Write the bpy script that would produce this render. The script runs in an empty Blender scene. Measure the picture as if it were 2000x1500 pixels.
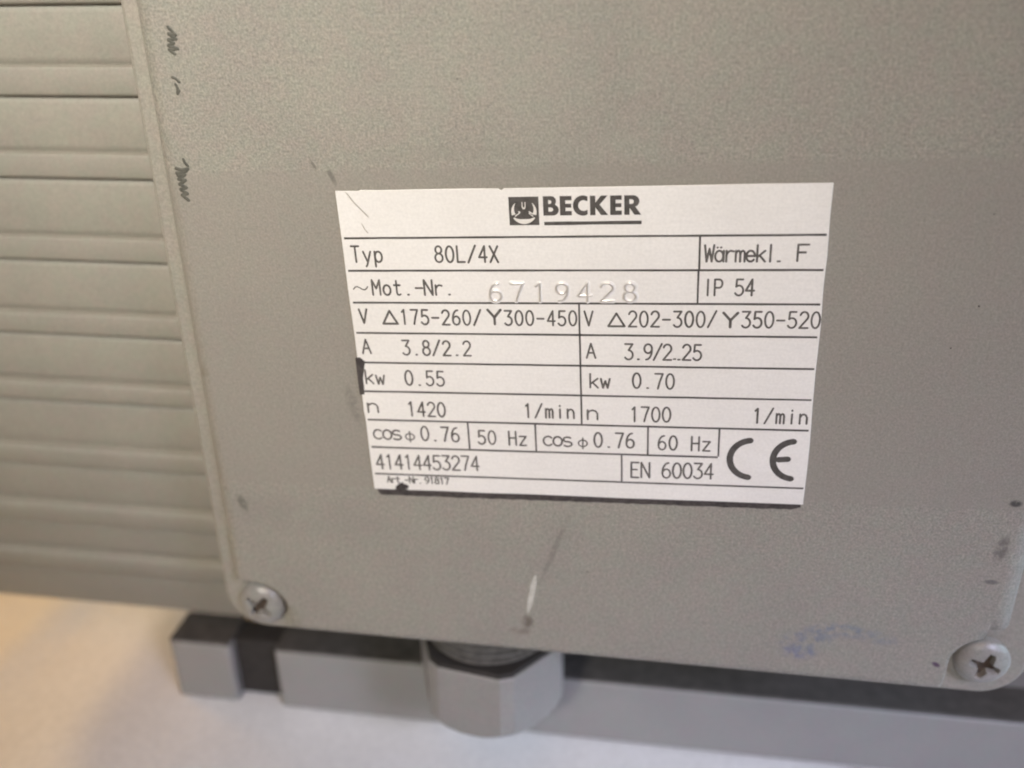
import bpy, bmesh, math, random
from mathutils import Matrix, Vector, noise as mnoise

random.seed(4)
scn = bpy.context.scene
COL = scn.collection
rad = math.radians

# ------------------------------------------------------------------ camera
# Worked out from the four edges of the rating plate.  All working numbers are millimetres in the
# motor's own frame: x right along the lid, y into the motor (0 = lid face), z up.  FLOOR is the table.
CAM = Vector((9.416168, -111.656584, 48.006217))
RIGHT = Vector((0.988031, 0.153465, -0.015582))
DOWN = Vector((0.051226, -0.421717, -0.905279))
FWD = Vector((-0.145500, 0.893646, -0.424531))
FPX, CX, CY = 1821.8, 1000.0, 750.0
FLOOR = -98.5
ORG = Vector((0.0, 60.0, FLOOR))            # base point of the motor, the origin of its Empty


def m(v):                                   # millimetres in the motor frame -> metres in the world
    return Vector((v[0] * .001, v[1] * .001, (v[2] - FLOOR) * .001))


def px(x, y, depth=0.0):                    # a photo pixel -> the point where its ray meets the plane y = depth
    d = RIGHT * ((x - CX) / FPX) + DOWN * ((y - CY) / FPX) + FWD
    t = (depth - CAM.y) / d.y
    return CAM + d * t


cam_d = bpy.data.cameras.new('camera')
cam = bpy.data.objects.new('camera', cam_d)
COL.objects.link(cam)
cam_d.sensor_width = 36.0
cam_d.lens = 36.0 * FPX / 2000.0
cam_d.clip_start, cam_d.clip_end = 0.005, 20.0
mw = Matrix.Identity(4)
for i in range(3):
    mw[i][0], mw[i][1], mw[i][2] = RIGHT[i], -DOWN[i], -FWD[i]
    mw[i][3] = m(CAM)[i]
cam.matrix_world = mw
cam_d.dof.use_dof = True
cam_d.dof.focus_distance = 0.1175
cam_d.dof.aperture_fstop = 13.0
cam_d.dof.aperture_blades = 0
scn.camera = cam

# ------------------------------------------------------------------ light (indoors: soft room light, a cool window, a warm lamp; plus added narrow lamps for lid and table)
world = bpy.data.worlds.new('World')
scn.world = world
world.use_nodes = True
wb = world.node_tree.nodes['Background']
wb.inputs[0].default_value = (1.0, 1.0, 1.0, 1)
wb.inputs[1].default_value = 0.012


def area(name, loc, target, size, watts, colour, size_y=None):
    d = bpy.data.lights.new(name, 'AREA')
    d.size = size
    if size_y:
        d.shape = 'RECTANGLE'
        d.size_y = size_y
    d.energy = watts
    d.color = colour
    o = bpy.data.objects.new(name, d)
    COL.objects.link(o)
    o.location = loc
    o.rotation_euler = (Vector(target) - Vector(loc)).to_track_quat('-Z', 'Y').to_euler()
    return o


o = area('lid_spot', (-0.15, -0.75, 0.6), (-0.075, 0, 0.19), 0.12, 0.235, (1.0, 0.987, 0.894))  # added narrow lamp, brightens the lid towards its upper left
o.data.spread = rad(22)
o = area('ceiling_light', (0.0, -0.5, 0.75), (0, 0, 0.12), 0.3, 0.98, (1.0, 0.51, 0.204))
o = area('window_light', (0.78, 0.03, 0.27), (0, 0, 0.03), 0.4, 3.1, (0.6, 0.867, 1.0), 0.4)
o = area('table_beam', (0.4, -0.4, 0.35), (0.085, -0.05, 0.0), 0.2, 0.155, (0.69, 0.74, 1.0), 0.2)  # added narrow cool lamp, brightens the table in front
o.data.spread = rad(25)
o = area('warm_lamp', (-0.55, 0.35, 0.4), (-0.15, 0.05, 0), 0.14, 1.75, (1.0, 0.64, 0.206))
o = area('low_warm_lamp', (-0.55, 0.22, 0.16), (-0.16, 0.05, 0), 0.12, 0.1, (1.0, 0.5, 0.1))
o.data.spread = rad(60)

scn.view_settings.view_transform = 'Standard'
scn.view_settings.look = 'None'
scn.view_settings.exposure = 0.0
scn.view_settings.gamma = 1.0
scn.view_settings.use_curve_mapping = False
scn.render.engine = 'CYCLES'
scn.cycles.filter_width = 1.9


# ------------------------------------------------------------------ materials
class Mat:
    def __init__(self, name):
        self.m = bpy.data.materials.new(name)
        self.m.use_nodes = True
        self.t = self.m.node_tree
        self.b = self.t.nodes['Principled BSDF']
        self.tc = self.t.nodes.new('ShaderNodeTexCoord')

    def n(self, kind, **kw):
        o = self.t.nodes.new(kind)
        for k, v in kw.items():
            setattr(o, k, v)
        return o

    def l(self, a, b):
        self.t.links.new(a, b)

    def noise(self, scale, detail=3.0, rough=0.5, vec=None, stretch=None):
        o = self.n('ShaderNodeTexNoise')
        o.inputs['Scale'].default_value = scale
        o.inputs['Detail'].default_value = detail
        o.inputs['Roughness'].default_value = rough
        v = vec or self.tc.outputs['Object']
        if stretch:
            mp = self.n('ShaderNodeMapping')
            mp.inputs['Scale'].default_value = stretch
            self.l(v, mp.inputs['Vector'])
            v = mp.outputs[0]
        self.l(v, o.inputs['Vector'])
        return o

    def ramp(self, fac, stops):
        r = self.n('ShaderNodeValToRGB')
        e = r.color_ramp.elements
        while len(e) < len(stops):
            e.new(0.5)
        for i, (p, c) in enumerate(stops):
            e[i].position = p
            e[i].color = c if len(c) == 4 else (*c, 1)
        self.l(fac, r.inputs[0])
        return r.outputs[0]

    def mix(self, fac, a, b, blend='MIX'):
        x = self.n('ShaderNodeMix', data_type='RGBA', blend_type=blend)
        for sock, v in ((x.inputs[0], fac), (x.inputs[6], a), (x.inputs[7], b)):
            if hasattr(v, 'links') or hasattr(v, 'is_linked'):
                self.l(v, sock)
            elif isinstance(v, (int, float)):
                sock.default_value = v
            else:
                sock.default_value = (*v, 1) if len(v) == 3 else v
        return x.outputs[2]

    def math(self, op, a, b=None, clamp=False):
        x = self.n('ShaderNodeMath', operation=op, use_clamp=clamp)
        for sock, v in ((x.inputs[0], a), (x.inputs[1], b)):
            if v is None:
                continue
            if isinstance(v, (int, float)):
                sock.default_value = v
            else:
                self.l(v, sock)
        return x.outputs[0]

    def bump(self, height, strength, dist):
        b = self.n('ShaderNodeBump')
        b.inputs['Strength'].default_value = strength
        b.inputs['Distance'].default_value = dist
        self.l(height, b.inputs['Height'])
        self.l(b.outputs[0], self.b.inputs['Normal'])

    def base(self, c):
        if isinstance(c, tuple):
            self.b.inputs['Base Color'].default_value = (*c, 1)
        else:
            self.l(c, self.b.inputs['Base Color'])

    def set(self, **kw):
        for k, v in kw.items():
            self.b.inputs[k.replace('_', ' ')].default_value = v


def local(p):                                # motor-frame mm -> metres relative to the motor's Empty
    return (Vector(p) - ORG) * .001


def grit(M, col, amount=1.0):
    """fine hammered paint: speckle in three sizes, slightly coloured"""
    a = M.noise(3300, 2, .6)
    b = M.noise(1500, 3, .6)
    c = M.noise(90, 4, .55)
    v1 = M.ramp(a.outputs[0], [(0.30, (1 - .20 * amount,) * 3), (0.70, (1 + .17 * amount,) * 3)])
    v2 = M.ramp(b.outputs[0], [(0.30, (1 - .10 * amount, 1 - .09 * amount, 1 - .07 * amount)), (0.72, (1.07, 1.06, 1.05))])
    v3 = M.ramp(c.outputs[0], [(0.30, (.955, .95, .955)), (0.70, (1.03, 1.03, 1.015))])
    x = M.mix(1.0, col, v1, 'MULTIPLY')
    x = M.mix(1.0, x, v2, 'MULTIPLY')
    d = M.noise(420, 2, .5)
    v4 = M.ramp(d.outputs[0], [(0.35, (1.027, .988, .992)), (0.65, (.977, 1.010, .988))])
    x = M.mix(1.0, x, v4, 'MULTIPLY')
    return M.mix(1.0, x, v3, 'MULTIPLY'), a, b


PAINT = (0.294, 0.273, 0.238)


def paint(name, col=PAINT, amount=1.0, rough=.55, bumpy=.22):
    M = Mat(name)
    c, a, b = grit(M, col, amount)
    M.base(c)
    M.set(Roughness=rough)
    h = M.math('ADD', a.outputs[0], M.math('MULTIPLY', b.outputs[0], 1.3))
    M.bump(h, bumpy, .00012)
    return M


def stain(M, colour_in, centre, size, rot, col, strength, edge=.45, nscale=900, thresh=.45, detail=4):
    """a smudge with a ragged shape of its own, at a place on the lid"""
    lc = local(centre)
    sub = M.n('ShaderNodeVectorMath', operation='SUBTRACT')
    M.l(M.tc.outputs['Object'], sub.inputs[0])
    sub.inputs[1].default_value = lc
    rt = M.n('ShaderNodeVectorRotate', rotation_type='Y_AXIS')
    M.l(sub.outputs[0], rt.inputs['Vector'])
    rt.inputs['Angle'].default_value = rad(rot)
    mul = M.n('ShaderNodeVectorMath', operation='MULTIPLY')
    M.l(rt.outputs[0], mul.inputs[0])
    mul.inputs[1].default_value = (1000 / size[0], 0, 1000 / size[1])
    ln = M.n('ShaderNodeVectorMath', operation='LENGTH')
    M.l(mul.outputs[0], ln.inputs[0])
    body = M.n('ShaderNodeMapRange', interpolation_type='SMOOTHSTEP')
    M.l(ln.outputs['Value'], body.inputs[0])
    body.inputs[1].default_value, body.inputs[2].default_value = 1.0, 1.0 - edge
    body.inputs[3].default_value, body.inputs[4].default_value = 0.0, 1.0
    nz = M.noise(nscale, detail, .6)
    tr = M.n('ShaderNodeMapRange', interpolation_type='SMOOTHSTEP')
    M.l(nz.outputs[0], tr.inputs[0])
    tr.inputs[1].default_value, tr.inputs[2].default_value = thresh - .12, thresh + .12
    k = M.math('MULTIPLY', M.math('MULTIPLY', body.outputs[0], tr.outputs[0]), strength)
    return M.mix(k, colour_in, col)


def boxmask(M, x0, x1, z0, z1, soft):
    sp = M.n('ShaderNodeSeparateXYZ')
    M.l(M.tc.outputs['Object'], sp.inputs[0])
    out = None
    a0, a1 = local((x0, 0, z0)), local((x1, 0, z1))
    for s, lo, hi in ((sp.outputs[0], a0.x, a1.x), (sp.outputs[2], a0.z, a1.z)):
        for e, sg in ((lo, 1), (hi, -1)):
            r = M.n('ShaderNodeMapRange', interpolation_type='SMOOTHSTEP')
            M.l(s, r.inputs[0])
            r.inputs[1].default_value = e - sg * soft * .001
            r.inputs[2].default_value = e + sg * soft * .001
            out = r.outputs[0] if out is None else M.math('MULTIPLY', out, r.outputs[0])
    return out


M_body = paint('body_paint', (0.264, 0.247, 0.214), .55, .6, .10)
M_box = paint('box_paint', PAINT, .7, .55, .15)
M_rail = paint('rail_paint', (0.280, 0.268, 0.258), .5, .5, .08)
M_plug = paint('plug_paint', (0.265, 0.253, 0.243), .5, .30, .10)

# the lid's paint with the marks it has picked up
M_lid = Mat('lid_paint')
c, na, nb = grit(M_lid, PAINT, 1.35)
sp_ = M_lid.n('ShaderNodeVectorRotate', rotation_type='Y_AXIS')               # old glue film behind the plate
M_lid.l(M_lid.tc.outputs['Object'], sp_.inputs['Vector'])
sp_.inputs['Center'].default_value = local((0, 0, 0))
sp_.inputs['Angle'].default_value = rad(2.1)
sz_ = M_lid.n('ShaderNodeSeparateXYZ')
M_lid.l(sp_.outputs[0], sz_.inputs[0])
wob = M_lid.math('MULTIPLY', M_lid.math('SUBTRACT', M_lid.noise(300, 3, .6).outputs[0], .5), .0009)
hz = M_lid.math('ADD', sz_.outputs[2], wob)
resid = None
for e_, sg in ((-21.6, 1), (24.2, -1)):
    r_ = M_lid.n('ShaderNodeMapRange', interpolation_type='SMOOTHSTEP')
    M_lid.l(hz, r_.inputs[0])
    ez = local((0, 0, e_)).z
    r_.inputs[1].default_value, r_.inputs[2].default_value = ez - sg * .0004, ez + sg * .0004
    resid = r_.outputs[0] if resid is None else M_lid.math('MULTIPLY', resid, r_.outputs[0])
c = M_lid.mix(M_lid.math('MULTIPLY', resid, .48), c, (.262, .235, .207))
for (x, y, sx, sz, rot, col, st, th, ns) in (
        (362, 660, 1.0, 3.4, -6, (.28, .24, .10), .55, .45, 700),
        (400, 735, .9, 2.0, 0, (.22, .19, .14), .5, .52, 900),
        (474, 982, .9, 1.9, 20, (.12, .125, .10), .75, .43, 1000),
        (648, 345, .45, 1.5, 25, (.16, .15, .13), .7, .42, 1100),
        (612, 322, .25, .9, 30, (.16, .15, .13), .7, .4, 1100),
        (690, 790, 1.1, 3.6, 12, (.20, .19, .17), .55, .46, 800),
        (1082, 1075, .6, 8.5, -19, (.22, .20, .18), .55, .42, 800),
        (1031, 1214, 1.1, 1.6, 0, (.15, .12, .095), .8, .40, 900),
        (1018, 1232, 2.2, .8, 0, (.20, .17, .14), .6, .45, 900),
        (1575, 1248, 5.2, 2.8, 20, (.16, .20, .30), .55, .52, 800),
        (1640, 1232, 4.6, 1.7, 0, (.17, .225, .31), .62, .51, 800),
        (1705, 1243, 5.0, 1.6, -10, (.21, .245, .30), .5, .51, 800),
        (1560, 1272, 3.4, 1.8, 0, (.15, .18, .32), .6, .51, 900),
        (1984, 984, 1.0, .7, 0, (.07, .065, .06), .95, .36, 1200),
        (1955, 1075, 1.1, 3.0, -8, (.15, .13, .12), .75, .43, 700),
        (1936, 1137, 1.2, .5, 0, (.14, .13, .13), .8, .40, 1100),
        (1828, 1298, .9, .5, -30, (.10, .05, .10), .95, .34, 900),
        (600, 1010, 22, 5.0, 0, (.30, .27, .25), .22, .45, 160),
        (1000, 200, 30, 10, 0, (.45, .43, .37), .18, .48, 120),
        (880, 300, 16, 1.5, 4, (.31, .29, .25), .22, .45, 300),
        (1120, 330, 12, 1.3, 4, (.31, .29, .25), .20, .45, 300)):
    c = stain(M_lid, c, px(x, y), (sx, sz), rot, tuple(q * .74 for q in col), st, .6, ns, th)
M_lid.base(c)
M_lid.set(Roughness=.52)
h = M_lid.math('ADD', na.outputs[0], M_lid.math('MULTIPLY', nb.outputs[0], 1.4))
M_lid.bump(h, .30, .00013)

# satin aluminium rating plate
M_plate = Mat('plate_aluminium')
n1 = M_plate.noise(300, 3, .6, stretch=(1, 1, 9))
n2 = M_plate.noise(60, 3, .5)
n3 = M_plate.noise(2600, 2, .5)
cc = M_plate.ramp(n1.outputs[0], [(.3, (.812, .778, .752)), (.7, (.846, .812, .786))])
cc = M_plate.mix(1.0, cc, M_plate.ramp(n2.outputs[0], [(.3, (.95, .945, .94)), (.7, (1.02, 1.02, 1.02))]), 'MULTIPLY')
cc = M_plate.mix(1.0, cc, M_plate.ramp(n3.outputs[0], [(.3, (.955,) * 3), (.7, (1.03,) * 3)]), 'MULTIPLY')
M_plate.base(cc)
M_plate.set(Roughness=.42, Metallic=.12)
M_plate.bump(n2.outputs[0], .10, .0006)

M_stamp = Mat('stamped_aluminium')
M_stamp.base((.74, .70, .665))
M_stamp.set(Roughness=.30, Metallic=.60)

M_ink = Mat('black_print')
n1 = M_ink.noise(1500, 2, .6)
M_ink.base(M_ink.ramp(n1.outputs[0], [(.3, (.050, .044, .040)), (.75, (.105, .095, .088))]))
M_ink.set(Roughness=.5)

M_ink2 = Mat('pale_thin_print')
n1 = M_ink2.noise(1700, 2, .6)
M_ink2.base(M_ink2.ramp(n1.outputs[0], [(.3, (.065, .057, .052)), (.75, (.15, .135, .122))]))
M_ink2.set(Roughness=.5)

M_white = Mat('emblem_white')
n1 = M_white.noise(900, 2, .6)
M_white.base(M_white.ramp(n1.outputs[0], [(.3, (.66, .62, .58)), (.7, (.76, .72, .68))]))
M_white.set(Roughness=.45)

M_glue = Mat('dark_adhesive')
n1 = M_glue.noise(1300, 3, .6)
M_glue.base(M_glue.ramp(n1.outputs[0], [(.3, (.028, .022, .022)), (.7, (.075, .062, .058))]))
M_glue.set(Roughness=.8)

M_marker = Mat('felt_marker')
n1 = M_marker.noise(1200, 3, .6)
M_marker.base(M_marker.ramp(n1.outputs[0], [(.3, (.055, .055, .045)), (.72, (.13, .12, .10))]))
M_marker.set(Roughness=.6)

M_scratch = Mat('scratch_pale')
n1 = M_scratch.noise(800, 3, .6)
M_scratch.base(M_scratch.ramp(n1.outputs[0], [(.3, (.40, .38, .33)), (.7, (.58, .56, .51))]))
M_scratch.set(Roughness=.4)

M_dark = Mat('near_black')  # near-black; in the rail slot it paints the shade
n1 = M_dark.noise(500, 3, .6)
M_dark.base(M_dark.ramp(n1.outputs[0], [(.3, (.018, .015, .013)), (.7, (.032, .027, .024))]))
M_dark.set(Roughness=.75)

M_shade = Mat('rail_top_shade')  # dark tone painting the terminal box's shade on the rail top
n1 = M_shade.noise(400, 3, .6)
M_shade.base(M_shade.ramp(n1.outputs[0], [(.3, (.050, .043, .038)), (.7, (.082, .072, .064))]))
M_shade.set(Roughness=.8)

M_thread = Mat('thread_metal')
n1 = M_thread.noise(700, 3, .6)
M_thread.base(M_thread.ramp(n1.outputs[0], [(.3, (.10, .093, .085)), (.7, (.20, .185, .165))]))
M_thread.set(Roughness=.45, Metallic=.3)

M_screw = paint('screw_paint', (0.285, 0.273, 0.252), .7, .36, .16)
M_screw.set(Metallic=.05)
M_dirt = Mat('recess_dirt')
n1 = M_dirt.noise(1500, 3, .6)
M_dirt.base(M_dirt.ramp(n1.outputs[0], [(.3, (.035, .024, .017)), (.7, (.095, .064, .042))]))
M_dirt.set(Roughness=.8)

M_table = Mat('white_cloth')
n1 = M_table.noise(14, 4, .55)
n2 = M_table.noise(900, 2, .5)
cc = M_table.ramp(n1.outputs[0], [(.3, (.70, .685, .67)), (.7, (.78, .77, .76))])
cc = M_table.mix(1.0, cc, M_table.ramp(n2.outputs[0], [(.3, (.93,) * 3), (.7, (1.04,) * 3)]), 'MULTIPLY')
M_table.base(cc)
M_table.set(Roughness=.8)
M_table.bump(n2.outputs[0], .2, .0003)


# ------------------------------------------------------------------ mesh helpers
def link(name, me, mat, parent=None, smooth=None, loc=None):
    o = bpy.data.objects.new(name, me)
    COL.objects.link(o)
    if mat is not None and not me.materials:
        me.materials.append(mat.m)
    o.parent = parent
    if loc is not None:
        o.location = loc
    if smooth is not None:
        for p in me.polygons:
            p.use_smooth = True
        me.set_sharp_from_angle(angle=rad(smooth))
    return o


def mesh(name, verts, faces, mat, parent=None, smooth=None, rel=True):
    me = bpy.data.meshes.new(name)
    me.from_pydata([local(v) if rel else Vector(v) for v in verts], [], faces)
    me.update()
    bm = bmesh.new()
    bm.from_mesh(me)
    bmesh.ops.recalc_face_normals(bm, faces=bm.faces)
    bm.to_mesh(me)
    bm.free()
    return link(name, me, mat, parent, smooth)


def prism_xz(name, poly, y0, y1, mat, parent, bevel=0, segs=3, smooth=35, weights=None):
    """outline in (x, z) extruded along y from the front y0 to the back y1"""
    n = len(poly)
    v = [(p[0], y0, p[1]) for p in poly] + [(p[0], y1, p[1]) for p in poly]
    f = [tuple(range(n)), tuple(range(2 * n - 1, n - 1, -1))] + [(i, i + n, (i + 1) % n + n, (i + 1) % n) for i in range(n)]
    o = mesh(name, v, f, mat, parent, smooth)
    if bevel:
        b = o.modifiers.new('bevel', 'BEVEL')
        b.width = bevel * .001
        b.segments = segs
        b.use_clamp_overlap = False
        if weights:
            me = o.data
            at = me.attributes.new('bevel_weight_edge', 'FLOAT', 'EDGE')
            zf = (y0 - ORG.y) * .001
            for e in me.edges:
                a, c_ = me.vertices[e.vertices[0]].co, me.vertices[e.vertices[1]].co
                if abs(a.y - zf) < 1e-7 and abs(c_.y - zf) < 1e-7:
                    mid = (a + c_) / 2
                    at.data[e.index].value = weights(mid)
            b.limit_method = 'WEIGHT'
        else:
            b.limit_method = 'ANGLE'
            b.angle_limit = rad(40)
    return o


def box(name, x0, x1, y0, y1, z0, z1, mat, parent, bevel=.6, segs=3):
    return prism_xz(name, [(x0, z0), (x1, z0), (x1, z1), (x0, z1)], y0, y1, mat, parent, bevel, segs, 35)


def rounded_rect(x0, x1, z0, z1, r, n=8):
    out = []
    for cx, cz, a in ((x1 - r, z0 + r, -90), (x1 - r, z1 - r, 0), (x0 + r, z1 - r, 90), (x0 + r, z0 + r, 180)):
        for i in range(n + 1):
            t = rad(a + 90 * i / n)
            out.append((cx + r * math.cos(t), cz + r * math.sin(t)))
    return out


def lathe(name, prof, centre, mat, parent, seg=64, smooth=30):
    """profile of (radius, z) turned about the upright axis through centre (x, y)"""
    v, f = [], []
    n = len(prof)
    for i in range(seg):
        a = 2 * math.pi * i / seg
        for r, z in prof:
            v.append((centre[0] + r * math.cos(a), centre[1] + r * math.sin(a), z))
    for i in range(seg):
        j = (i + 1) % seg
        for k in range(n - 1):
            f.append((i * n + k, j * n + k, j * n + k + 1, i * n + k + 1))
    f.append(tuple(i * n for i in range(seg)))
    f.append(tuple(i * n + n - 1 for i in reversed(range(seg))))
    return mesh(name, v, f, mat, parent, smooth)


# ------------------------------------------------------------------ the table under the motor
def floor_px(x, y):                          # a photo pixel -> the table, in metres
    d = RIGHT * ((x - CX) / FPX) + DOWN * ((y - CY) / FPX) + FWD
    q = m(CAM + d * ((FLOOR - CAM.z) / d.z))
    return Vector((q.x, q.y))


def table():
    v, f = [], []
    N = 240
    ca, cb = Vector((-.1500, .0420)), Vector((-.1225, .0500))
    ca = floor_px(0, 1288); cb = floor_px(108, 1196)
    cd = (cb - ca).normalized()
    for j in range(N + 1):
        for i in range(N + 1):
            x = (i / N - .5) * 2
            y = (j / N - .5) * 2
            x = math.copysign(abs(x) ** 1.9, x) * .75
            y = math.copysign(abs(y) ** 1.9, y) * .75 + .03
            z = .0016 * mnoise.noise(Vector((x * 9, y * 9, 3.1))) + .0006 * mnoise.noise(Vector((x * 34, y * 34, 8.7)))
            # a soft crease running out beside the motor
            r2 = Vector((x, y)) - ca
            u, w = r2.dot(cd), r2.x * -cd.y + r2.y * cd.x
            z += .0015 * math.exp(-(w / .0035) ** 2) * max(0, 1 - ((u - .01) / .09) ** 2) if abs(u - .01) < .09 else 0
            near = max(abs(x) - .105, 0) + max(abs(y - .075) - .06, 0)
            z = min(z * min(1, near / .03 + .05), .004)
            v.append((x, y, z - .0004))
    for j in range(N):
        for i in range(N):
            a = j * (N + 1) + i
            f.append((a, a + 1, a + N + 2, a + N + 1))
    o = mesh('tabletop', v, f, M_table, None, 180, rel=False)
    o['kind'] = 'structure'
    o['label'] = 'white cloth covered table under the motor'
    return o


table()

# ------------------------------------------------------------------ the motor
motor = bpy.data.objects.new('electric_motor', None)
COL.objects.link(motor)
motor.location = m(ORG)
motor.empty_display_size = .03
motor['label'] = 'grey painted electric motor with finned housing and silver rating plate on its terminal box'
motor['category'] = 'motor'

# --- housing: a long body with rounded corners, cooling fins along its side
HX0, HX1 = -128.0, -59.5


def side_y(z):                               # depth of the finned side at height z
    t = max(0.0, -28.0 - z)
    return 21.0 + .0042 * t * t


def on_side(x, y):                           # a photo pixel -> the finned side
    d = 21.0
    for _ in range(20):
        p = px(x, y, d)
        d = side_y(p.z)
    return p


edges = [(130, 190), (300, 350), (460, 507), (605, 648), (737, 775), (858, 897), (968, 1006), (1060, 1096)]
fins = []
for a, b in edges:
    za = (on_side(0, a).z + on_side(250, a - 5 if a < 400 else a + (a - 430) * .035).z) / 2
    zb_ = (on_side(0, b).z + on_side(250, b - 4 if b < 400 else b + (b - 430) * .035).z) / 2
    fins.append((za, zb_))
pitch = fins[0][0] - fins[1][0]
hh = fins[0][0] - fins[0][1]
for k in range(1, 4):
    fins.insert(0, (fins[0][0] + pitch, fins[0][0] + pitch - hh))
zb = on_side(190, 1176).z
yb = side_y(zb)
stations = [(z, 0) for z in [66] + [-28 - (zb + 28) / -12 * i for i in range(13)]]
for k_, (za, zb_) in enumerate(fins):
    if za > 64:
        continue
    dp = .42 if za > -30 else .25
    stations = [st for st in stations if not zb_ - 1.3 < st[0] < za + 1.3]
    stations += [(za + 1.2, 0), (za + .6, .12), (za + .15, dp), (zb_ + .2, dp), (zb_ - .12, dp), (zb_ - .55, .15), (zb_ - 1.1, 0)]
stations.sort(reverse=True)
prof = [(side_y(z) + d_, z) for z, d_ in stations]
prof += [(yb + 1.2, zb - .9), (yb + 4, zb - 1.8), (yb + 10, zb - 2.2), (yb + 80, zb - 2.2), (yb + 112, zb + 20), (yb + 120, zb + 50), (yb + 120, 20),
         (yb + 108, 58), (yb + 76, 80), (50, 80), (30, 76), (23.5, 71)]
prof = prof[::-1]


def extrude_x(name, prof, x0, x1, mat, parent, sm):
    n = len(prof)
    v = [(x0, y, z) for y, z in prof] + [(x1, y, z) for y, z in prof]
    f = [tuple(range(n)), tuple(range(2 * n - 1, n - 1, -1))] + [(i, (i + 1) % n, (i + 1) % n + n, i + n) for i in range(n)]
    return mesh(name, v, f, mat, parent, sm)


housing = extrude_x('finned_housing', prof, HX0, HX1, M_body, motor, 28)
extrude_x('motor_body', [(39, 60), (39, -72), (46, -80), (60, -84), (110, -84), (130, -60), (138, -10), (130, 50), (108, 74), (52, 74)], -59.5, 122, M_body, motor, 20)
for za, zb_ in fins:
    zc = (za + zb_) / 2
    hgt = za - zb_
    if zc > 66:
        continue
    low = min(1.0, max(0.0, (2 - zc) / 40))          # lower fins stand prouder and have a broader upper chamfer
    pr_ = .65 + .7 * low
    ch = .45 + .65 * low
    h2 = hgt / 2
    cs = [(.6, -h2 - .15), (-.05 * pr_, -h2), (-.55 * pr_, -h2 + .12), (-.86 * pr_, -h2 + .32), (-pr_, -h2 + .62), (-pr_, h2 - ch), (-.90 * pr_, h2 - ch * .55), (-.62 * pr_, h2 - ch * .22), (-.05 * pr_, h2), (.6, h2 + .15)]
    nn = len(cs)
    xa, xb = HX0 * .001 + .0005, HX1 * .001 - .0005
    vv = [Vector((xa, p * .001, s * .001)) for p, s in cs] + [Vector((xb, p * .001, s * .001)) for p, s in cs]
    ff = [tuple(range(nn)), tuple(range(2 * nn - 1, nn - 1, -1))] + [(i, (i + 1) % nn, (i + 1) % nn + nn, i + nn) for i in range(nn)]
    fin_mesh = bpy.data.meshes.new('fin')
    fin_mesh.from_pydata(vv, [], ff)
    bm = bmesh.new(); bm.from_mesh(fin_mesh)
    bmesh.ops.recalc_face_normals(bm, faces=bm.faces)
    bm.to_mesh(fin_mesh); bm.free()
    o = link('fin', fin_mesh, M_body, housing, 38)
    o.location = local((0, side_y(zc), zc))
    slope = (side_y(zc - .5) - side_y(zc + .5))
    o.rotation_euler = (math.atan(slope), 0, 0)

# --- terminal box on the side of the housing
FX0, FX1, FZ0, FZ1 = -57.1, 65.5, -52.8, 65.0
RIM = 2.6
box_o = prism_xz('terminal_box', rounded_rect(FX0 + 1.5, FX1 - 1.5, FZ0 + 2.2, FZ1 - 1.5, 7), 6.0, 39.4, M_box, motor, 0, 1, 40)
prism_xz('rim', rounded_rect(FX0, FX1, FZ0, FZ1, 6.5), RIM, 6.0, M_box, box_o, .7, 3, 40)

# --- lid: a raised pan with a round pocket at each corner for the screws
SCREWS = [px(509, 1182, 1.0), px(1921, 1297, 1.0)]
SC = [(SCREWS[0].x, SCREWS[0].z), (SCREWS[1].x, SCREWS[1].z), (SCREWS[1].x, 58.5), (SCREWS[0].x, 58.5)]
LX0, LX1, LZ0, LZ1 = -54.4, 61.4, -51.2, 63.0
PR, LT = 5.0, 2.9


def lid_y(x, z):
    """depth of the pan's surface: flat, with soft edges and a pocket round each screw"""
    cons = [(LX0 - x, 2.7), (x - LX1, 3.4), (LZ0 - z, 1.9), (z - LZ1, 2.2)]
    for cx, cz in SC:                        # the pockets run out to the lid's corners
        dx = max(0.0, (x - cx) if cx < 0 else (cx - x))
        dz = max(0.0, (z - cz) if cz < 0 else (cz - z))
        cons.append((PR - math.hypot(dx, dz), .55))
    mx = max(c_[0] for c_ in cons)
    kk = .6
    ws = [math.exp((c_[0] - mx) / kk) for c_ in cons]
    sm = sum(ws)
    d = -(mx + kk * math.log(sm))
    e = sum(w_ * c_[1] for w_, c_ in zip(ws, cons)) / sm
    if d >= e:
        return 0.0
    if d <= 0:
        return LT
    q = 1 - d / e
    return min(LT, e * (1 - math.sqrt(max(0, 1 - q * q))))


def lid_axis(a, b, fine, band, coarse):
    out, t = [], a
    while t < b:
        out.append(t)
        near = min(t - a, b - t)
        t += fine if near < band else coarse
    return out + [b]


XS = lid_axis(LX0 - .3, LX1 + .3, .14, 9.5, 2.0)
ZS = lid_axis(LZ0 - .3, LZ1 + .3, .14, 10.5, 2.0)
vs = [(x, lid_y(x, z), z) for z in ZS for x in XS]
nx_ = len(XS)
fs = [(j * nx_ + i, j * nx_ + i + 1, (j + 1) * nx_ + i + 1, (j + 1) * nx_ + i) for j in range(len(ZS) - 1) for i in range(nx_ - 1)]
lid_me = bpy.data.meshes.new('terminal_box_lid')
fs = [q for q in fs if min(vs[i][1] for i in q) < LT - .02]         # nothing below the rim
lid_me.from_pydata([local(p) for p in vs], [], fs)
lid_me.update()
for p in lid_me.polygons:
    p.use_smooth = True
lid = link('terminal_box_lid', lid_me, M_lid, motor)

# --- cross-head screws
screw_mesh = dirt_mesh = None


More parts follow.
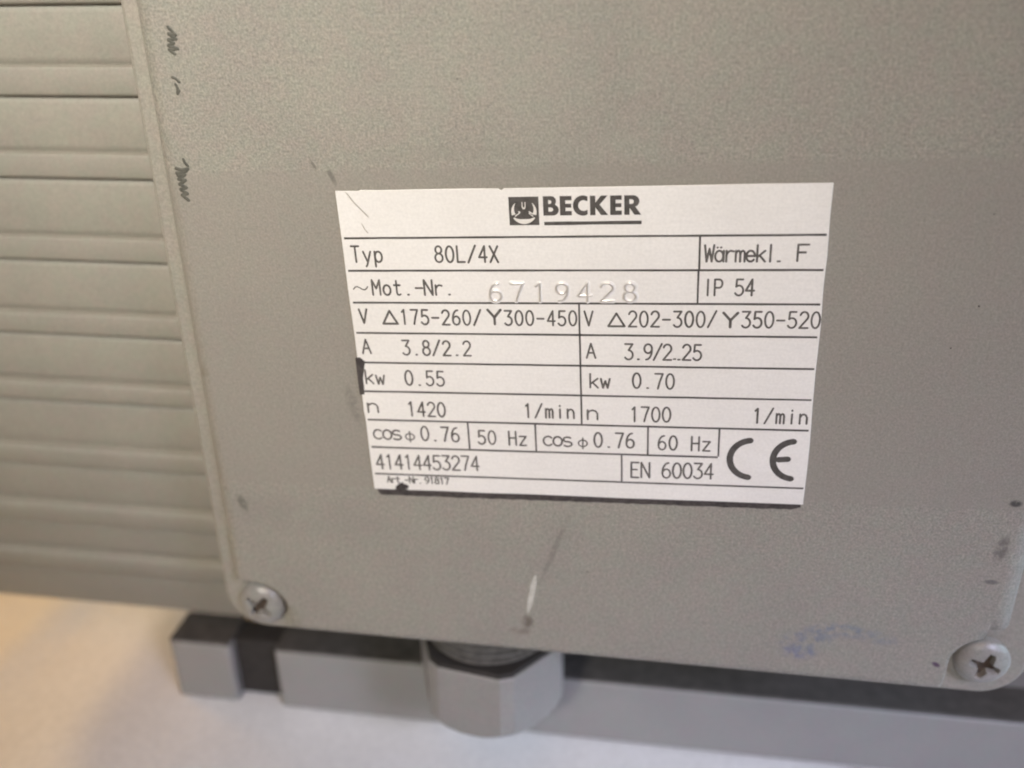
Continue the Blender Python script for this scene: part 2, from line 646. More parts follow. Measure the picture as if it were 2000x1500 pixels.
def build_screw():
    global screw_mesh, dirt_mesh
    R0, H = 3.75, 2.6
    N = 72
    vs, fs, idx = [], [], {}

    def arm(u, w, r):
        # depth of the cross recess at (u, w)
        d = 0
        for p, q in ((u, w), (w, u)):
            half = .86 - .20 * abs(q)
            e = max(0, min(1, (half - abs(p)) / .20))
            g = max(0, min(1, (2.25 - abs(q)) / .45))
            d = max(d, e * g)
        return d
    rings = [0.0001] + [R0 * (i / 44) for i in range(1, 45)]
    for r in rings:
        for k in range(N):
            a = 2 * math.pi * k / N
            u, w = r * math.cos(a), r * math.sin(a)
            q = r / R0
            top = H * math.sqrt(max(0, 1 - (q * .93) ** 2.6)) - .30 * (1 - q)
            vs.append((u, -(top - 1.95 * arm(u, w, r)), w))
    for i in range(len(rings) - 1):
        for k in range(N):
            a, b = i * N + k, i * N + (k + 1) % N
            fs.append((a, b, b + N, a + N))
    base = len(vs)
    for k in range(N):
        a = 2 * math.pi * k / N
        vs.append((R0 * math.cos(a), .1, R0 * math.sin(a)))
    L = (len(rings) - 1) * N
    for k in range(N):
        fs.append((L + k, L + (k + 1) % N, base + (k + 1) % N, base + k))
    fs.append(tuple(range(N)))
    fs.append(tuple(range(base, base + N)))
    screw_mesh = bpy.data.meshes.new('screw')
    screw_mesh.from_pydata([Vector(p) * .001 for p in vs], [], fs)
    bm = bmesh.new(); bm.from_mesh(screw_mesh)
    bmesh.ops.recalc_face_normals(bm, faces=bm.faces)
    bm.to_mesh(screw_mesh); bm.free()
    screw_mesh.materials.append(M_screw.m)
    for p in screw_mesh.polygons:
        p.use_smooth = True
    screw_mesh.set_sharp_from_angle(angle=rad(60))
    # dirt caked in the recess
    o_, i_, w_ = 1.75, .62, .30
    cross = [(i_, i_), (w_, o_), (-w_, o_), (-i_, i_), (-o_, w_), (-o_, -w_), (-i_, -i_), (-w_, -o_), (w_, -o_), (i_, -i_), (o_, -w_), (o_, w_)]
    vs = [(x, -(H - .30 - .95), z) for x, z in cross] + [(x, -(H - 1.9), z) for x, z in cross]
    nn = len(cross)
    fs = [tuple(range(nn)), tuple(range(2 * nn - 1, nn - 1, -1))] + [(i, (i + 1) % nn, (i + 1) % nn + nn, i + nn) for i in range(nn)]
    dirt_mesh = bpy.data.meshes.new('cross_recess')
    dirt_mesh.from_pydata([Vector(p) * .001 for p in vs], [], fs)
    bm = bmesh.new(); bm.from_mesh(dirt_mesh)
    bmesh.ops.recalc_face_normals(bm, faces=bm.faces)
    bm.to_mesh(dirt_mesh); bm.free()
    dirt_mesh.materials.append(M_dirt.m)


build_screw()
for (sx, sz), rot in zip(SC, (38, 20, 10, 40)):
    o = bpy.data.objects.new('screw', screw_mesh)
    COL.objects.link(o)
    o.parent = motor
    o.location = local((sx, RIM - .05, sz))
    o.rotation_euler = (0, rad(rot), 0)
    d = bpy.data.objects.new('cross_recess', dirt_mesh)
    COL.objects.link(d)
    d.parent = o

# --- hexagonal blanking plug screwed into the underside of the box
HCX, HCY, HA0 = -16.3, 17.9, -68.5
AP = 13.9 * math.cos(math.pi / 6)


def hex_r(a):
    r = 1e9
    for k in range(6):
        d = a - rad(HA0 + 30 + 60 * k)
        cth = math.cos(d)
        if cth > .2:
            r = min(r, AP / cth)
        d2 = a - rad(HA0 + 60 * k)
        if math.cos(d2) > .2:
            r = min(r, 13.2 / math.cos(d2))
    return r


angs = []
for k in range(6):
    for q in [-30 + 60 * i / 12 for i in range(12)]:
        angs.append(rad(HA0 + 60 * k + q))
    e = math.degrees(math.atan2(math.tan(math.pi / 6), 1))
# exact corner angles of the trimmed hexagon
extra = []
for k in range(6):
    for s in (-1, 1):
        lo, hi = 0.0, 29.0
        for _ in range(40):
            mid = (lo + hi) / 2
            a1 = 13.2 / math.cos(rad(mid))
            a2 = AP / math.cos(rad(30 - mid))
            if a1 < a2:
                lo = mid
            else:
                hi = mid
        extra.append(rad(HA0 + 60 * k + s * lo))
angs = sorted(set(round(a % (2 * math.pi), 6) for a in angs + extra))
rows = [(.0, -62.4), (.70, -62.4), (.93, -62.0), (1.0, -62.35)]
ZB = -76.6
vs, fs = [], []
lev = [(lambda r: 9.2, -62.0), (lambda r: r - .25, -62.0), (lambda r: r, -62.25)]
for zt in (-66, -70, -73.0):
    lev.append((lambda r: r, zt))
for q in range(1, 7):
    cap = 13.5 - 2.6 * (q / 6) ** 1.6
    lev.append((lambda r, cap=cap: min(r, cap), -73.0 - 3.6 * (q / 6) ** .8))
lev.append((lambda r: 6.0, ZB - .1))
for fn, z in lev:
    for a in angs:
        r = fn(hex_r(a))
        vs.append((HCX + r * math.cos(a), HCY + r * math.sin(a), z))
NA = len(angs)
for i in range(len(lev) - 1):
    for k in range(NA):
        a, b = i * NA + k, i * NA + (k + 1) % NA
        fs.append((a, b, b + NA, a + NA))
fs.append(tuple(range(NA)))
fs.append(tuple((len(lev) - 1) * NA + k for k in reversed(range(NA))))
plug = mesh('hex_plug', vs, fs, M_plug, motor, 14)
gv = [(HCX + k_ * hex_r(a) * math.cos(a), HCY + k_ * hex_r(a) * math.sin(a), zz) for k_, zz in ((.66, -61.97), (.66, -61.2), (.95, -61.2), (.975, -61.5), (.975, -61.97)) for a in angs]
gf = [(i * NA + k, i * NA + (k + 1) % NA, (i + 1) * NA + (k + 1) % NA, (i + 1) * NA + k) for i in range(4) for k in range(NA)]
mesh('dark_ring', gv, gf, M_dark, plug, 30)  # near-black ring over the plug's top face
pr = [(10.0, -48.0)]
z = -49.5
while z > -61.0:
    pr += [(11.2, z), (11.2, z - .3), (9.7, z - .85), (9.7, z - 1.15)]
    z -= 1.5
pr += [(9.7, -61.8)]
lathe('thread', pr, (HCX, HCY), M_thread, plug, 72, 25)

# --- rail the motor stands on, its shade painted by near-black strips and an insert
RT, RY0, RY1 = -83.2, 30.0, 39.6
rail = box('base_rail', -64.6, 112, RY0, RY1, FLOOR, RT, M_rail, motor, .7, 3)
box('end_block', -88.0, -74.4, RY0, RY1, FLOOR, RT, M_rail, rail, .9, 3)
box('shade_insert', -75.6, -63.4, RY0 + 2.6, RY1 - .4, FLOOR + .6, RT - .3, M_dark, rail, .3, 1)  # near-black filler, paints the shade inside the slot
box('shade_strip', -87.8, -74.6, RY0 + .25, RY1 - .2, RT - .35, RT + .45, M_shade, rail, .25, 2)  # dark strips paint the shade below the terminal box
box('shade_strip', -64.4, 111.8, RY0 + .25, RY1 - .2, RT - .35, RT + .45, M_shade, rail, .25, 2)
for xa in (-62.0, 60.0):
    box('foot', xa, xa + 44, RY1 - 1.2, 118, FLOOR, -84.0, M_rail, motor, 1.0, 2)

# ------------------------------------------------------------------ the rating plate and its print
TILT = rad(2.1)
PL_F = -.34                                   # front face of the plate
UX = Vector((math.cos(TILT), 0, math.sin(TILT)))
UZ = Vector((-math.sin(TILT), 0, math.cos(TILT)))


def lab(u, w, y=0.0):                         # plate coordinates (mm from its centre) -> motor frame
    return UX * u + UZ * w + Vector((0, y, 0))


def inv(p):                                   # motor frame -> plate coordinates
    return (p.dot(UX), p.dot(UZ))


def px2(x, y):
    return inv(px(x, y, PL_F))


HW, HH = 30.0, 21.72


def ragged(pts, step, amp):
    out = []
    for i, a in enumerate(pts):
        b = pts[(i + 1) % len(pts)]
        L = math.hypot(b[0] - a[0], b[1] - a[1])
        k = max(1, int(L / step))
        nx, nz = -(b[1] - a[1]) / L, (b[0] - a[0]) / L
        for j in range(k):
            t = j / k
            d = 0 if j == 0 else random.uniform(-amp, amp)
            out.append((a[0] + (b[0] - a[0]) * t + nx * d, a[1] + (b[1] - a[1]) * t + nz * d))
    return out


def plate_poly(pts, y0, y1, name, mat, parent, bevel=0):
    q = [lab(a, b) for a, b in pts]
    return prism_xz(name, [(p.x, p.z) for p in q], y0, y1, mat, parent, bevel, 2, 40)


nk = px2(978, 366)
outline = ragged([(-HW, -HH), (HW, -HH)], 1.3, .05)[:23] + ragged([(HW, -HH), (HW, HH)], 1.1, .05)[:39]
top = [(HW, HH), (22, HH + .04), (9.0, HH - .02), (nk[0] + .35, HH - .02), (nk[0], HH - .28), (nk[0] - .35, HH - .03), (-14, HH + .03), (-24.5, HH), (-26.7, HH + .05), (-27, HH - .05), (-HW, HH - .02)]
lft = [(-HW + .03, 14), (-HW - .02, 9), (-HW + .05, 2), (-HW, -1.6), (-HW + .06, -3.5), (-HW + .02, -6.3), (-HW - .05, -9), (-HW + .06, -10.5), (-HW, -16)]
bot = [(-HW, -HH), (-26.9, -HH), (-26.55, -HH + .38), (-26.0, -HH + .46), (-25.5, -HH + .34), (-24.9, -HH)]
outline = bot + [(x, -HH + random.uniform(-.04, .04)) for x in (-20, -14, -8, -1, 5, 11, 17, 23)] + [(HW - .1, -HH)] \
    + [(HW + random.uniform(-.06, .06), z) for z in (-16, -12, -7, -2, 4, 9, 13, 18)] + top + lft
plate = plate_poly(outline, PL_F, -.12, 'nameplate', M_plate, motor, .05)
back = [(-HW + .75, -HH - 1.0), (-HW + 1.4, -HH - 1.12), (0, -HH - 1.0), (HW - 1.6, -HH - .95), (HW - .35, -HH - .55), (HW - .2, HH - .4), (-HW + .3, HH - .4), (-HW + .35, -HH - .2)]
plate_poly(ragged(back, .8, .07), -.12, -.004, 'adhesive_backing', M_glue, plate)


def ribbon(acc, pts, wd, y, hgt):
    """sweep a low rounded ridge of width wd along pts (plate coordinates); acc = (verts, faces)"""
    V, F = acc
    P = []
    for p in pts:
        if not P or math.hypot(p[0] - P[-1][0], p[1] - P[-1][1]) > 1e-4:
            P.append(p)
    # break at sharp corners
    runs, cur = [], [P[0]]
    for i in range(1, len(P)):
        cur.append(P[i])
        if i < len(P) - 1:
            a = math.atan2(P[i][1] - P[i - 1][1], P[i][0] - P[i - 1][0])
            b = math.atan2(P[i + 1][1] - P[i][1], P[i + 1][0] - P[i][0])
            d = abs((b - a + math.pi) % (2 * math.pi) - math.pi)
            if d > rad(50):
                runs.append(cur)
                cur = [P[i]]
    runs.append(cur)
    for R_ in runs:
        if len(R_) < 2:
            continue
        # rounded ends
        d0 = Vector((R_[0][0] - R_[1][0], R_[0][1] - R_[1][1])).normalized()
        d1 = Vector((R_[-1][0] - R_[-2][0], R_[-1][1] - R_[-2][1])).normalized()
        h = wd / 2
        S = [(R_[0][0] + d0.x * h * .95, R_[0][1] + d0.y * h * .95, .12), (R_[0][0] + d0.x * h * .6, R_[0][1] + d0.y * h * .6, .75)]
        S += [(p[0], p[1], 1) for p in R_]
        S += [(R_[-1][0] + d1.x * h * .6, R_[-1][1] + d1.y * h * .6, .75), (R_[-1][0] + d1.x * h * .95, R_[-1][1] + d1.y * h * .95, .12)]
        b0 = len(V)
        cs = ((-1, 0), (-.72, .72), (0, 1), (.72, .72), (1, 0))
        for i, (x, z_, k) in enumerate(S):
            i0, i1 = max(0, i - 1), min(len(S) - 1, i + 1)
            tx, tz = S[i1][0] - S[i0][0], S[i1][1] - S[i0][1]
            L = math.hypot(tx, tz) or 1
            nx, nz = -tz / L, tx / L
            for s, hg in cs:
                q = lab(x + nx * s * h * k, z_ + nz * s * h * k, y - hg * hgt * (.3 + .7 * k))
                V.append((q.x, q.y, q.z))
        for i in range(len(S) - 1):
            for j in range(4):
                a = b0 + i * 5 + j
                F.append((a, a + 5, a + 6, a + 1))


def arc(cx, cy, rx, ry, a0, a1, n=14):
    return [(cx + rx * math.cos(rad(a0 + (a1 - a0) * i / n)), cy + ry * math.sin(rad(a0 + (a1 - a0) * i / n))) for i in range(n + 1)]


XH = .66
G = {
    '0': [arc(.5, .5, .5, .5, 90, 450, 26)],
    '1': [[(.22, .84), (.52, 1.0), (.52, 0)]],
    '2': [arc(.5, .73, .48, .27, 165, -35, 14) + [(.0, 0), (1, 0)]],
    '3': [[(.02, 1), (.95, 1), (.45, .60)] + arc(.45, .30, .53, .30, 85, -145, 14)],
    '4': [[(.74, 0), (.74, 1), (0, .30), (1, .30)]],
    '5': [[(.92, 1), (.16, 1), (.10, .54)] + arc(.45, .31, .53, .31, 128, -148, 16)],
    '6': [arc(.5, .29, .48, .29, 180, 540, 22), [(.02, .29), (.03, .48), (.10, .66), (.26, .84), (.48, .96), (.76, 1.0)]],
    '7': [[(.02, 1), (.98, 1), (.60, .45), (.38, 0)]],
    '8': [arc(.5, .77, .40, .23, -90, 270, 20), arc(.5, .27, .49, .27, 90, 450, 22)],
    '9': [arc(.5, .71, .48, .29, 0, 360, 22), [(.98, .71), (.97, .52), (.90, .34), (.74, .16), (.52, .04), (.24, 0)]],
    '.': [[(.42, .02), (.55, .02)]], '-': [[(.05, .46), (.95, .46)]], '/': [[(0, -.02), (1, 1.04)]],
    '~': [[(0, .38), (.12, .52), (.27, .56), (.45, .48), (.6, .38), (.76, .34), (.9, .42), (1, .56)]],
    'T': [[(0, 1), (1, 1)], [(.5, 1), (.5, 0)]], 'L': [[(.05, 1), (.05, 0), (.98, 0)]],
    'X': [[(0, 1), (1, 0)], [(1, 1), (0, 0)]], 'F': [[(.95, 1), (.08, 1), (.08, 0)], [(.08, .53), (.72, .53)]],
    'W': [[(0, 1), (.22, 0), (.5, .78), (.78, 0), (1, 1)]], 'M': [[(0, 0), (0, 1), (.5, .42), (1, 1), (1, 0)]],
    'N': [[(0, 0), (0, 1), (1, 0), (1, 1)]], 'I': [[(.5, 0), (.5, 1)]],
    'P': [[(.05, 0), (.05, 1), (.55, 1)] + arc(.6, .74, .38, .26, 90, -90, 10) + [(.05, .48)]],
    'V': [[(0, 1), (.5, 0), (1, 1)]], 'Y': [[(0, 1), (.5, .48), (1, 1)], [(.5, .48), (.5, 0)]],
    'A': [[(0, 0), (.5, 1), (1, 0)], [(.18, .36), (.82, .36)]], 'H': [[(.02, 0), (.02, 1)], [(.98, 0), (.98, 1)], [(.02, .52), (.98, .52)]],
    'E': [[(.95, 1), (.05, 1), (.05, 0), (.95, 0)], [(.05, .53), (.75, .53)]],
    'D': [[(0, 0), (.5, 1.0), (1, 0), (0, 0)]],
    'y': [[(.02, XH), (.52, 0)], [(1, XH), (.42, -.18), (.28, -.28)]],
    'p': [[(.04, XH), (.04, -.28)], arc(.5, XH / 2, .46, XH / 2, 0, 360, 20)],
    'a': [arc(.46, XH / 2, .44, XH / 2, 0, 360, 20), [(.94, XH), (.94, 0)]],
    'r': [[(.12, XH), (.12, 0)], [(.12, .40), (.3, .58), (.55, XH), (.9, .62)]],
    'm': [[(.02, XH), (.02, 0)], [(.02, .5), (.15, .62), (.30, XH), (.45, .6), (.5, .48), (.5, 0)], [(.5, .5), (.63, .62), (.78, XH), (.93, .6), (.98, .48), (.98, 0)]],
    'e': [[(.04, .34), (.96, .34)] + arc(.5, XH / 2, .46, XH / 2, 0, 320, 18)],
    'k': [[(.08, 1), (.08, 0)], [(.92, XH), (.08, .26)], [(.34, .38), (.95, 0)]],
    'l': [[(.5, 1), (.5, 0)]], 'o': [arc(.5, XH / 2, .47, XH / 2, 0, 360, 20)],
    't': [[(.40, .95), (.40, .14), (.5, .02), (.66, 0), (.86, .05)], [(.08, XH), (.84, XH)]],
    'w': [[(0, XH), (.24, 0), (.5, .5), (.76, 0), (1, XH)]],
    'n': [[(.06, XH), (.06, 0)], [(.06, .44), (.24, .60), (.5, XH), (.78, .60), (.94, .42), (.94, 0)]],
    'i': [[(.5, XH), (.5, 0)], [(.5, .88), (.5, .92)]],
    'c': [arc(.53, XH / 2, .50, XH / 2, 45, 315, 16)],
    's': [arc(.5, .49, .42, .17, 40, 250, 10) + arc(.5, .165, .46, .17, 80, -140, 10)],
    'f': [arc(.5, XH / 2 - .03, .48, .25, 0, 360, 18), [(.5, .72), (.5, -.12)]],      # phi
    'z': [[(.05, XH), (.95, XH), (.05, 0), (.95, 0)]],
}
G['\u00e4'] = G['a'] + [[(.24, .86), (.27, .86)], [(.62, .86), (.65, .86)]]


def ink(ch):
    xs = [p[0] for s in G[ch] for p in s]
    return min(xs), max(xs)


def text(s, x0, yb, x1, hpx, yb1=None, wr=.47, wd=.27, mat=None, name='lettering', hgt=.018, jit=.012):
    """print s on the plate between photo pixels x0 and x1 on the baseline yb, cap height hpx pixels"""
    yb1 = yb if yb1 is None else yb1
    a, b, t = px2(x0, yb), px2(x1, yb1), px2(x0, yb - hpx)
    H = t[1] - a[1]
    W = H * wr
    span = b[0] - a[0]
    n_ = len(s)
    if n_ == 1:
        l, r = ink(s)
        W = span / max(r - l, .2)
        x_0, pit = a[0] - l * W, 0
    else:
        l, r = ink(s[0])[0], ink(s[-1])[1]
        pit = (span - r * W + l * W) / (n_ - 1)
        x_0 = a[0] - l * W
    acc = ([], [])
    for i, ch in enumerate(s):
        if ch == ' ':
            continue
        xo = x_0 + i * pit
        zo = a[1] + (b[1] - a[1]) * ((xo - a[0]) / span if span else 0) + random.uniform(-jit, jit)
        for st in G[ch]:
            ribbon(acc, [(xo + p[0] * W, zo + p[1] * H) for p in st], wd * random.uniform(.94, 1.06), PL_F - .002, hgt)
    return mesh(name, acc[0], acc[1], mat or M_ink2, plate, 60)


FIELDS = [
    # string, left, baseline, right, height, baseline at right
    ('Typ', 689, 512, 747, 31, 512), ('80L/4X', 851, 512, 973, 31, 512),
    ('IP 54', 1382, 577, 1472, 31, 577),
    ('V', 704, 631, 719, 27, 632), ('175-260/', 787, 633, 940, 28, 635), ('300-450', 987, 635, 1126, 28, 636),
    ('V', 1142, 636, 1158, 28, 636), ('202-300/', 1228, 638, 1398, 30, 639), ('350-520', 1449, 640, 1600, 31, 641),
    ('A', 709, 690, 725, 27, 691), ('3.8/2.2', 788, 693, 920, 28, 695), ('A', 1146, 699, 1163, 28, 700), ('3.9/2', 1221, 702, 1311, 30, 703),
    ('25', 1333, 703, 1369, 30, 704),
    ('0.55', 793, 752, 868, 28, 754), ('0.70', 1236, 758, 1316, 29, 760),
    ('1420', 801, 812, 870, 27, 814), ('1/min', 1028, 815, 1121, 26, 817), ('1700', 1235, 823, 1309, 28, 824), ('1/min', 1474, 826, 1575, 28, 828),
    ('0.76', 824, 860, 897, 27, 863), ('50 Hz', 935, 867, 1028, 26, 870), ('0.76', 1161, 873, 1238, 28, 875), ('60 Hz', 1286, 878, 1386, 27, 881),
    ('41414453274', 737, 915, 936, 27, 919), ('EN 60034', 1233, 932, 1392, 29, 935),
]
for s, x0, yb, x1, hp, y1 in FIELDS:
    text(s, x0, yb, x1, hp, y1)
text('W\u00e4rmek', 1376, 511, 1494, 32, 511, wr=.53)
text('l', 1504, 511, 1507, 33, 511); text('..', 1519, 511, 1523, 32, 511, wr=.1)
text('F', 1557, 510, 1578, 32, 510)
text('~', 692, 576, 720, 29, 576, wd=.17)
text('Mot.', 729, 576, 799, 29, 576, wr=.50)
text('-', 813, 576, 826, 29, 576); text('Nr.', 830, 576, 879, 29, 576, wr=.52)
for x0, x1, yb in ((749, 777, 632), (1188, 1220, 637)):
    text('D', x0, yb, x1, 25, yb, wd=.30)
for x0, x1, yb in ((954, 979, 633), (1412, 1440, 639)):
    text('Y', x0, yb, x1, 28, yb, wd=.34)
for x, y in ((1316, 702), (1324.5, 703)):
    text('..', x, y, x + 3, 29, y, wr=.1)
text('kw', 716, 749, 752, 26, 751, wr=.58); text('kw', 1153, 757, 1191, 27, 758, wr=.58)
text('n', 720, 805, 739, 26, 806); text('n', 1148, 819, 1167, 27, 820)
text('cos', 731, 857, 784, 27, 859, wr=.60); text('f', 793, 860, 810, 24, 860, wd=.20)
text('cos', 1062, 870, 1117, 27, 872, wr=.60); text('f', 1130, 873, 1147, 25, 873, wd=.20)
text('Art.-Nr.', 757, 942, 822, 12, 944, wr=.56, wd=.20); text('91817', 831, 944, 877, 12, 946, wr=.56, wd=.20)
text('6719428', 957, 588, 1243, 35, 588, wr=.66, wd=.66, mat=M_plate, name='stamped_swelling', hgt=.05, jit=0)
stm = text('6719428', 958, 588, 1242, 34, 588, wr=.66, wd=.36, mat=M_stamp, name='stamped_number', hgt=.11, jit=.02)


def rule(u0, w0, u1, w1, wd=.27, name='printed_rule'):
    L = math.hypot(u1 - u0, w1 - w0)
    nx, nz = -(w1 - w0) / L * wd / 2, (u1 - u0) / L * wd / 2
    k = max(2, int(L / 2.5))
    up = [(u0 + (u1 - u0) * i / k + nx * random.uniform(.88, 1.1), w0 + (w1 - w0) * i / k + nz * random.uniform(.88, 1.1)) for i in range(k + 1)]
    dn = [(u0 + (u1 - u0) * i / k - nx * random.uniform(.88, 1.1), w0 + (w1 - w0) * i / k - nz * random.uniform(.88, 1.1)) for i in range(k, -1, -1)]
    return plate_poly(up + dn, PL_F - .010, PL_F + .01, name, M_ink, plate)


S23 = 2 / 3
rows_z = [23.42, 16.91, 10.34, 3.88, -2.60, -9.08, -15.68, -22.2, -28.74]
rows_z = [z * S23 for z in rows_z]
for i, zz in enumerate(rows_z):
    u1 = 29.75 if i != 7 else 27.6 * S23
    rule(-29.65 + .12 * random.random(), zz, u1, zz)
for u, ra, rb in ((22.7, 0, 1), (22.62, 1, 2), (.5, 2, 6), (-23.05, 6, 7), (-9.03, 6, 7), (13.74, 6, 7), (27.7, 6, 7), (8.48, 7, 8)):
    rule(u * S23, rows_z[ra] - .12, u * S23, rows_z[rb] + .12, .25)


def filled(splines, y0, name, mat, parent, thick=.02):
    """outlines with holes (even-odd) as a thin printed shape on the plate"""
    cu = bpy.data.curves.new('tmp', 'CURVE')
    cu.dimensions = '2D'
    cu.fill_mode = 'BOTH'
    cu.extrude = thick / 2
    for sp in splines:
        s = cu.splines.new('POLY')
        s.points.add(len(sp) - 1)
        for p, q in zip(s.points, sp):
            p.co = (q[0], q[1], 0, 1)
        s.use_cyclic_u = True
    t = bpy.data.objects.new('tmp', cu)
    COL.objects.link(t)
    dg = bpy.context.evaluated_depsgraph_get()
    me = bpy.data.meshes.new_from_object(t.evaluated_get(dg))
    bpy.data.objects.remove(t)
    me.materials.clear()
    for vv_ in me.vertices:
        q = lab(vv_.co.x, vv_.co.y, y0 + thick / 2 - vv_.co.z - thick / 2)
        vv_.co = local(q)
    me.name = name
    bm = bmesh.new(); bm.from_mesh(me)
    bmesh.ops.recalc_face_normals(bm, faces=bm.faces)
    bm.to_mesh(me); bm.free()
    return link(name, me, mat, parent)


# bold maker's name: letters drawn on a 0..1 height
def bold(letter):
    t = .29
    if letter == 'E':
        return [[(0, 0), (.62, 0), (.62, .22), (t, .22), (t, .40), (.60, .40), (.60, .60), (t, .60), (t, .78), (.62, .78), (.62, 1), (0, 1)]], .62
    if letter == 'K':
        return [[(0, 0), (.28, 0), (.28, .40), (.58, 0), (.95, 0), (.50, .54), (.92, 1), (.57, 1), (.28, .64), (.28, 1), (0, 1)]], .95
    if letter == 'C':
        o = arc(.52, .5, .52, .52, 62, 298, 26)
        i = arc(.56, .5, .28, .28, 300, 60, 20)
        return [[(.77, .985)] + o + [(.77, .015), (.77, .27)] + i + [(.77, .73)]], .77
    if letter == 'B':
        return [[(0, 0), (.45, 0)] + arc(.50, .285, .31, .285, -85, 62, 14) + arc(.42, .745, .26, .255, -40, 85, 12) + [(.40, 1), (0, 1)],
                [(.27, .60), (.27, .80)] + arc(.34, .70, .10, .10, 90, -90, 8), [(.27, .20), (.27, .42)] + arc(.40, .31, .12, .11, 90, -90, 8)], .81
    if letter == 'R':
        return [[(0, 0), (.28, 0), (.28, .36), (.55, 0), (.90, 0), (.58, .43)] + arc(.47, .70, .33, .30, -60, 90, 14) + [(0, 1)],
                [(.27, .56), (.27, .80)] + arc(.38, .68, .13, .12, 90, -90, 8)], .90
    return [], 0


bl = px2(970 + 572 / 6.25, 360 + 381 / 6.25)
br = px2(970 + 1765 / 6.25, 360 + 371 / 6.25)
tl = px2(970 + 568 / 6.25, 360 + 146 / 6.25)
BH = tl[1] - bl[1]
tot = br[0] - bl[0]
starts = [(568, 760), (775, 920), (935, 1115), (1145, 1365), (1390, 1530), (1560, 1765)]
for ch, (a, b) in zip('BECKER', starts):
    u0 = bl[0] + (a - 568) / (1765 - 568) * tot
    u1 = bl[0] + (b - 568) / (1765 - 568) * tot
    sp, wdt = bold(ch)
    w0 = bl[1] + (br[1] - bl[1]) * (u0 - bl[0]) / tot
    filled([[(u0 + x / wdt * (u1 - u0), w0 + z_ * BH) for x, z_ in s] for s in sp], PL_F - .012, 'bold_letter', M_ink, plate)
ul0, ul1 = px2(970 + 582 / 6.25, 360 + 478 / 6.25), px2(970 + 1770 / 6.25, 360 + 465 / 6.25)
rule(ul0[0], ul0[1], ul1[0], ul1[1], .42, 'underline')

# square emblem: split ring with hooked ends and a small U
e0, e1 = px2(970 + 160 / 6.25, 360 + 500 / 6.25), px2(970 + 508 / 6.25, 360 + 150 / 6.25)
EW, EH = e1[0] - e0[0], e1[1] - e0[1]
emblem = plate_poly([(e0[0], e0[1]), (e1[0], e0[1]), (e1[0], e1[1]), (e0[0], e1[1])], PL_F - .010, PL_F + .01, 'emblem_square', M_ink, plate)


def em(pts):
    return [(e0[0] + x * EW, e0[1] + y * EH) for x, y in pts]


def crescent(a0, a1, t0, t1, n=18, r=.425, cx=.5, cy=.47):
    o, i = [], []
    for k in range(n + 1):
        q = k / n
        a = rad(a0 + (a1 - a0) * q)
        th = t0 + (t1 - t0) * q
        if callable(t0):
            th = t0(q)
        o.append((cx + r * math.cos(a), cy + r * math.sin(a)))
        i.append((cx + (r - th) * math.cos(a), cy + (r - th) * math.sin(a)))
    return o + i[::-1]


bulge = [.085, .12, .14, .15, .15, .14, .12, .085]


def bow(a0, a1, th, n=18, r=.425, cx=.5, cy=.47):
    o, i = [], []
    for k in range(n + 1):
        q = k / n
        a = rad(a0 + (a1 - a0) * q)
        o.append((cx + r * math.cos(a), cy + r * math.sin(a)))
        i.append((cx + (r - th(q)) * math.cos(a), cy + (r - th(q)) * math.sin(a)))
    return o + i[::-1]


shapes = [bow(210, 330, lambda q: .045 + .125 * math.sin(math.pi * q)),
          bow(196, 132, lambda q: .13 * (1 - q) ** .8 + .008),
          bow(-16, 48, lambda q: .13 * (1 - q) ** .8 + .008),
          [(.20, .30), (.36, .42), (.38, .47), (.35, .50), (.30, .49), (.33, .46), (.31, .42), (.19, .34)],
          [(.80, .30), (.67, .40), (.66, .44), (.70, .44), (.65, .49), (.68, .50), (.80, .41), (.81, .37), (.71, .42), (.70, .40), (.81, .33)],
          [(.435, .82), (.465, .82), (.465, .66), (.49, .62), (.51, .62), (.535, .66), (.535, .82), (.565, .82), (.565, .64), (.53, .57), (.47, .57), (.435, .64)]]
for s in shapes:
    filled([em(s)], PL_F - .034, 'emblem_line', M_white, plate, .02)

# CE mark: two open arcs, the second with a short bar
acc = ([], [])
for xl, xr, yt, yb_ in ((1421, 1476, 855, 938), (1505, 1560, 857, 941)):
    cl, cr_ = px2(xl, (yt + yb_) / 2), px2(xr, (yt + yb_) / 2)
    ct, cb = px2(xr - 6, yt), px2(xr - 8, yb_)
    hh_ = (ct[1] - cb[1]) / 2 - .42
    ww = (cr_[0] - cl[0]) - .75
    cen = (cl[0] + .40 + ww, (ct[1] + cb[1]) / 2)
    acc1 = ([], [])
    pts = [(cen[0] - ww * .06 - ww * math.cos(rad(a)) * .98, cen[1] + hh_ * math.sin(rad(a))) for a in range(-84, 85, 6)]
    ribbon(acc1, pts, .86, PL_F - .004, .012)
    if xl > 1500:
        b0 = px2(1520, 898)
        b1_ = px2(1539, 897)
        ribbon(acc1, [(b0[0], b0[1]), (b1_[0], b1_[1])], .82, PL_F - .006, .012)
    mesh('certification_letter', acc1[0], acc1[1], M_ink, plate, 60)


# ink blots at the plate's edge
def blot(pts, name, mat, parent, y0=None, th=.02):
    q = [px2(x, y) for x, y in pts]
    return plate_poly(q, (PL_F if y0 is None else y0) - th, (PL_F if y0 is None else y0) + .01, name, mat, parent)


blot([(694, 699), (703, 698), (713, 706), (711, 722), (709, 740), (711, 754), (712, 770), (703, 771), (700, 750), (697, 724)], 'ink_blot', M_glue, plate, PL_F, .024)
blot([(775, 948), (779, 945), (784, 943), (789, 945), (794, 946), (799, 950), (797, 954), (772, 953)], 'ink_blot', M_glue, plate, PL_F, .02)
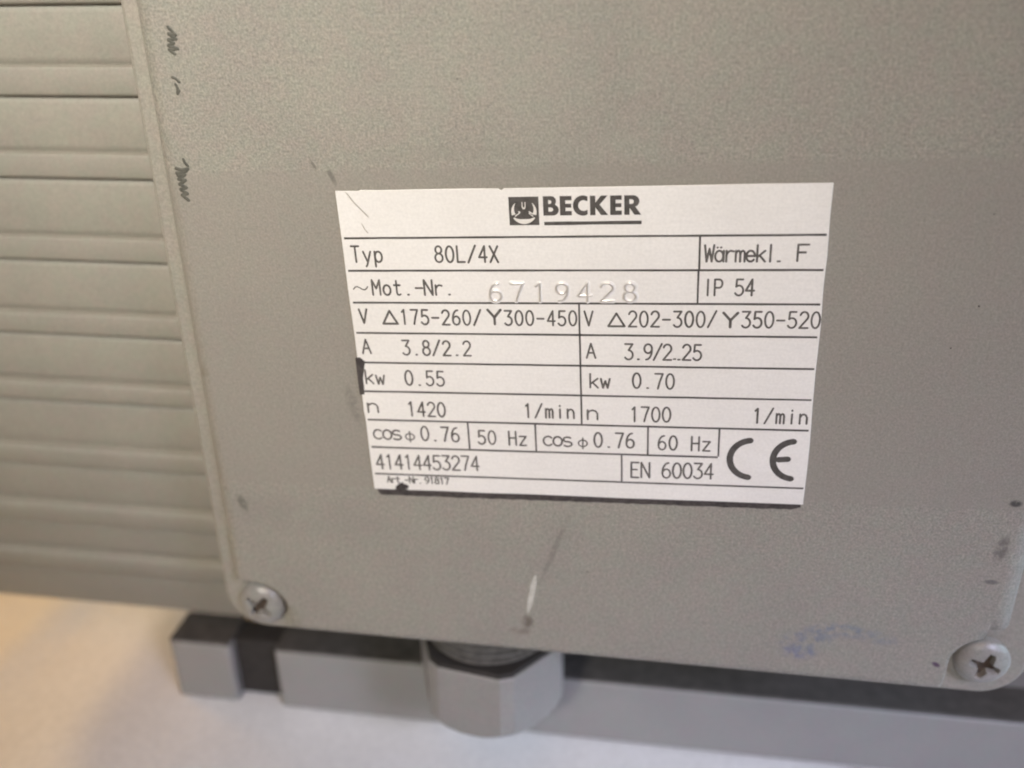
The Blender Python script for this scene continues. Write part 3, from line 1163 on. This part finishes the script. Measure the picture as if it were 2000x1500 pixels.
# bent corner lines and scuffs scratched into the plate
for pts, w_ in ((((676, 376), (690, 394), (705, 409), (719, 423)), .20), (((706, 437), (712, 447), (719, 455)), .16)):
    acc1 = ([], [])
    ribbon(acc1, [px2(*p) for p in pts], w_, PL_F + .002, .02)
    mesh('scuff', acc1[0], acc1[1], M_stamp, plate, 60)

# ------------------------------------------------------------------ marks on the lid
def lid_shape(pts, name, mat, th=.03, f=lambda p: p):
    q = [px(*f(p), 0.0) for p in pts]
    n_ = len(q)
    vs = [(p.x, lid_y(p.x, p.z) - th, p.z) for p in q] + [(p.x, lid_y(p.x, p.z) + .02, p.z) for p in q]
    fs = [tuple(range(n_)), tuple(range(2 * n_ - 1, n_ - 1, -1))] + [(i, i + n_, (i + 1) % n_ + n_, (i + 1) % n_) for i in range(n_)]
    return mesh(name, vs, fs, mat, lid, 40)


k = lambda p: (280 + p[0] / 3.75, 20 + p[1] / 3.75)
def lid_stroke(pts, wd):
    acc1 = ([], [])
    ribbon(acc1, [inv(px(x, y, 0.0)) for x, y in pts], wd, 0.004, .045)
    return mesh('marker_stroke', acc1[0], acc1[1], M_marker, lid, 60)


lid_stroke([(328, 53), (343, 68), (329, 66), (344, 76), (329, 78), (339, 84), (329, 89), (347, 95), (331, 97), (341, 105)], .46)
lid_stroke([(337, 151), (344, 154), (350, 160)], .40)
lid_stroke([(343, 165), (347, 172), (347, 183), (350, 177)], .40)
lid_stroke([(358, 311), (361, 318), (367, 324)], .40)
lid_stroke([(344, 329), (355, 332), (367, 330), (359, 337), (345, 338)], .48)
lid_stroke([(348, 343), (361, 341), (349, 350), (362, 352), (351, 360), (364, 366), (353, 370), (366, 378), (356, 381), (368, 391)], .50)
lid_shape([(1047, 1122), (1048, 1138), (1043, 1164), (1040, 1180), (1035, 1192), (1031, 1200), (1029, 1188), (1032, 1166), (1036, 1144), (1042, 1128)], 'scratch', M_scratch, .05)
for x, y, r in ((893, 154, 1.5), (1912, 598, 2.4), (1857, 680, 1.7), (1147, 1117, 1.6), (1942, 418, 1.5)):
    lid_shape([(x + r * math.cos(a), y + r * .8 * math.sin(a)) for a in [i * math.pi / 4 for i in range(8)]], 'paint_speck', M_glue, .02)
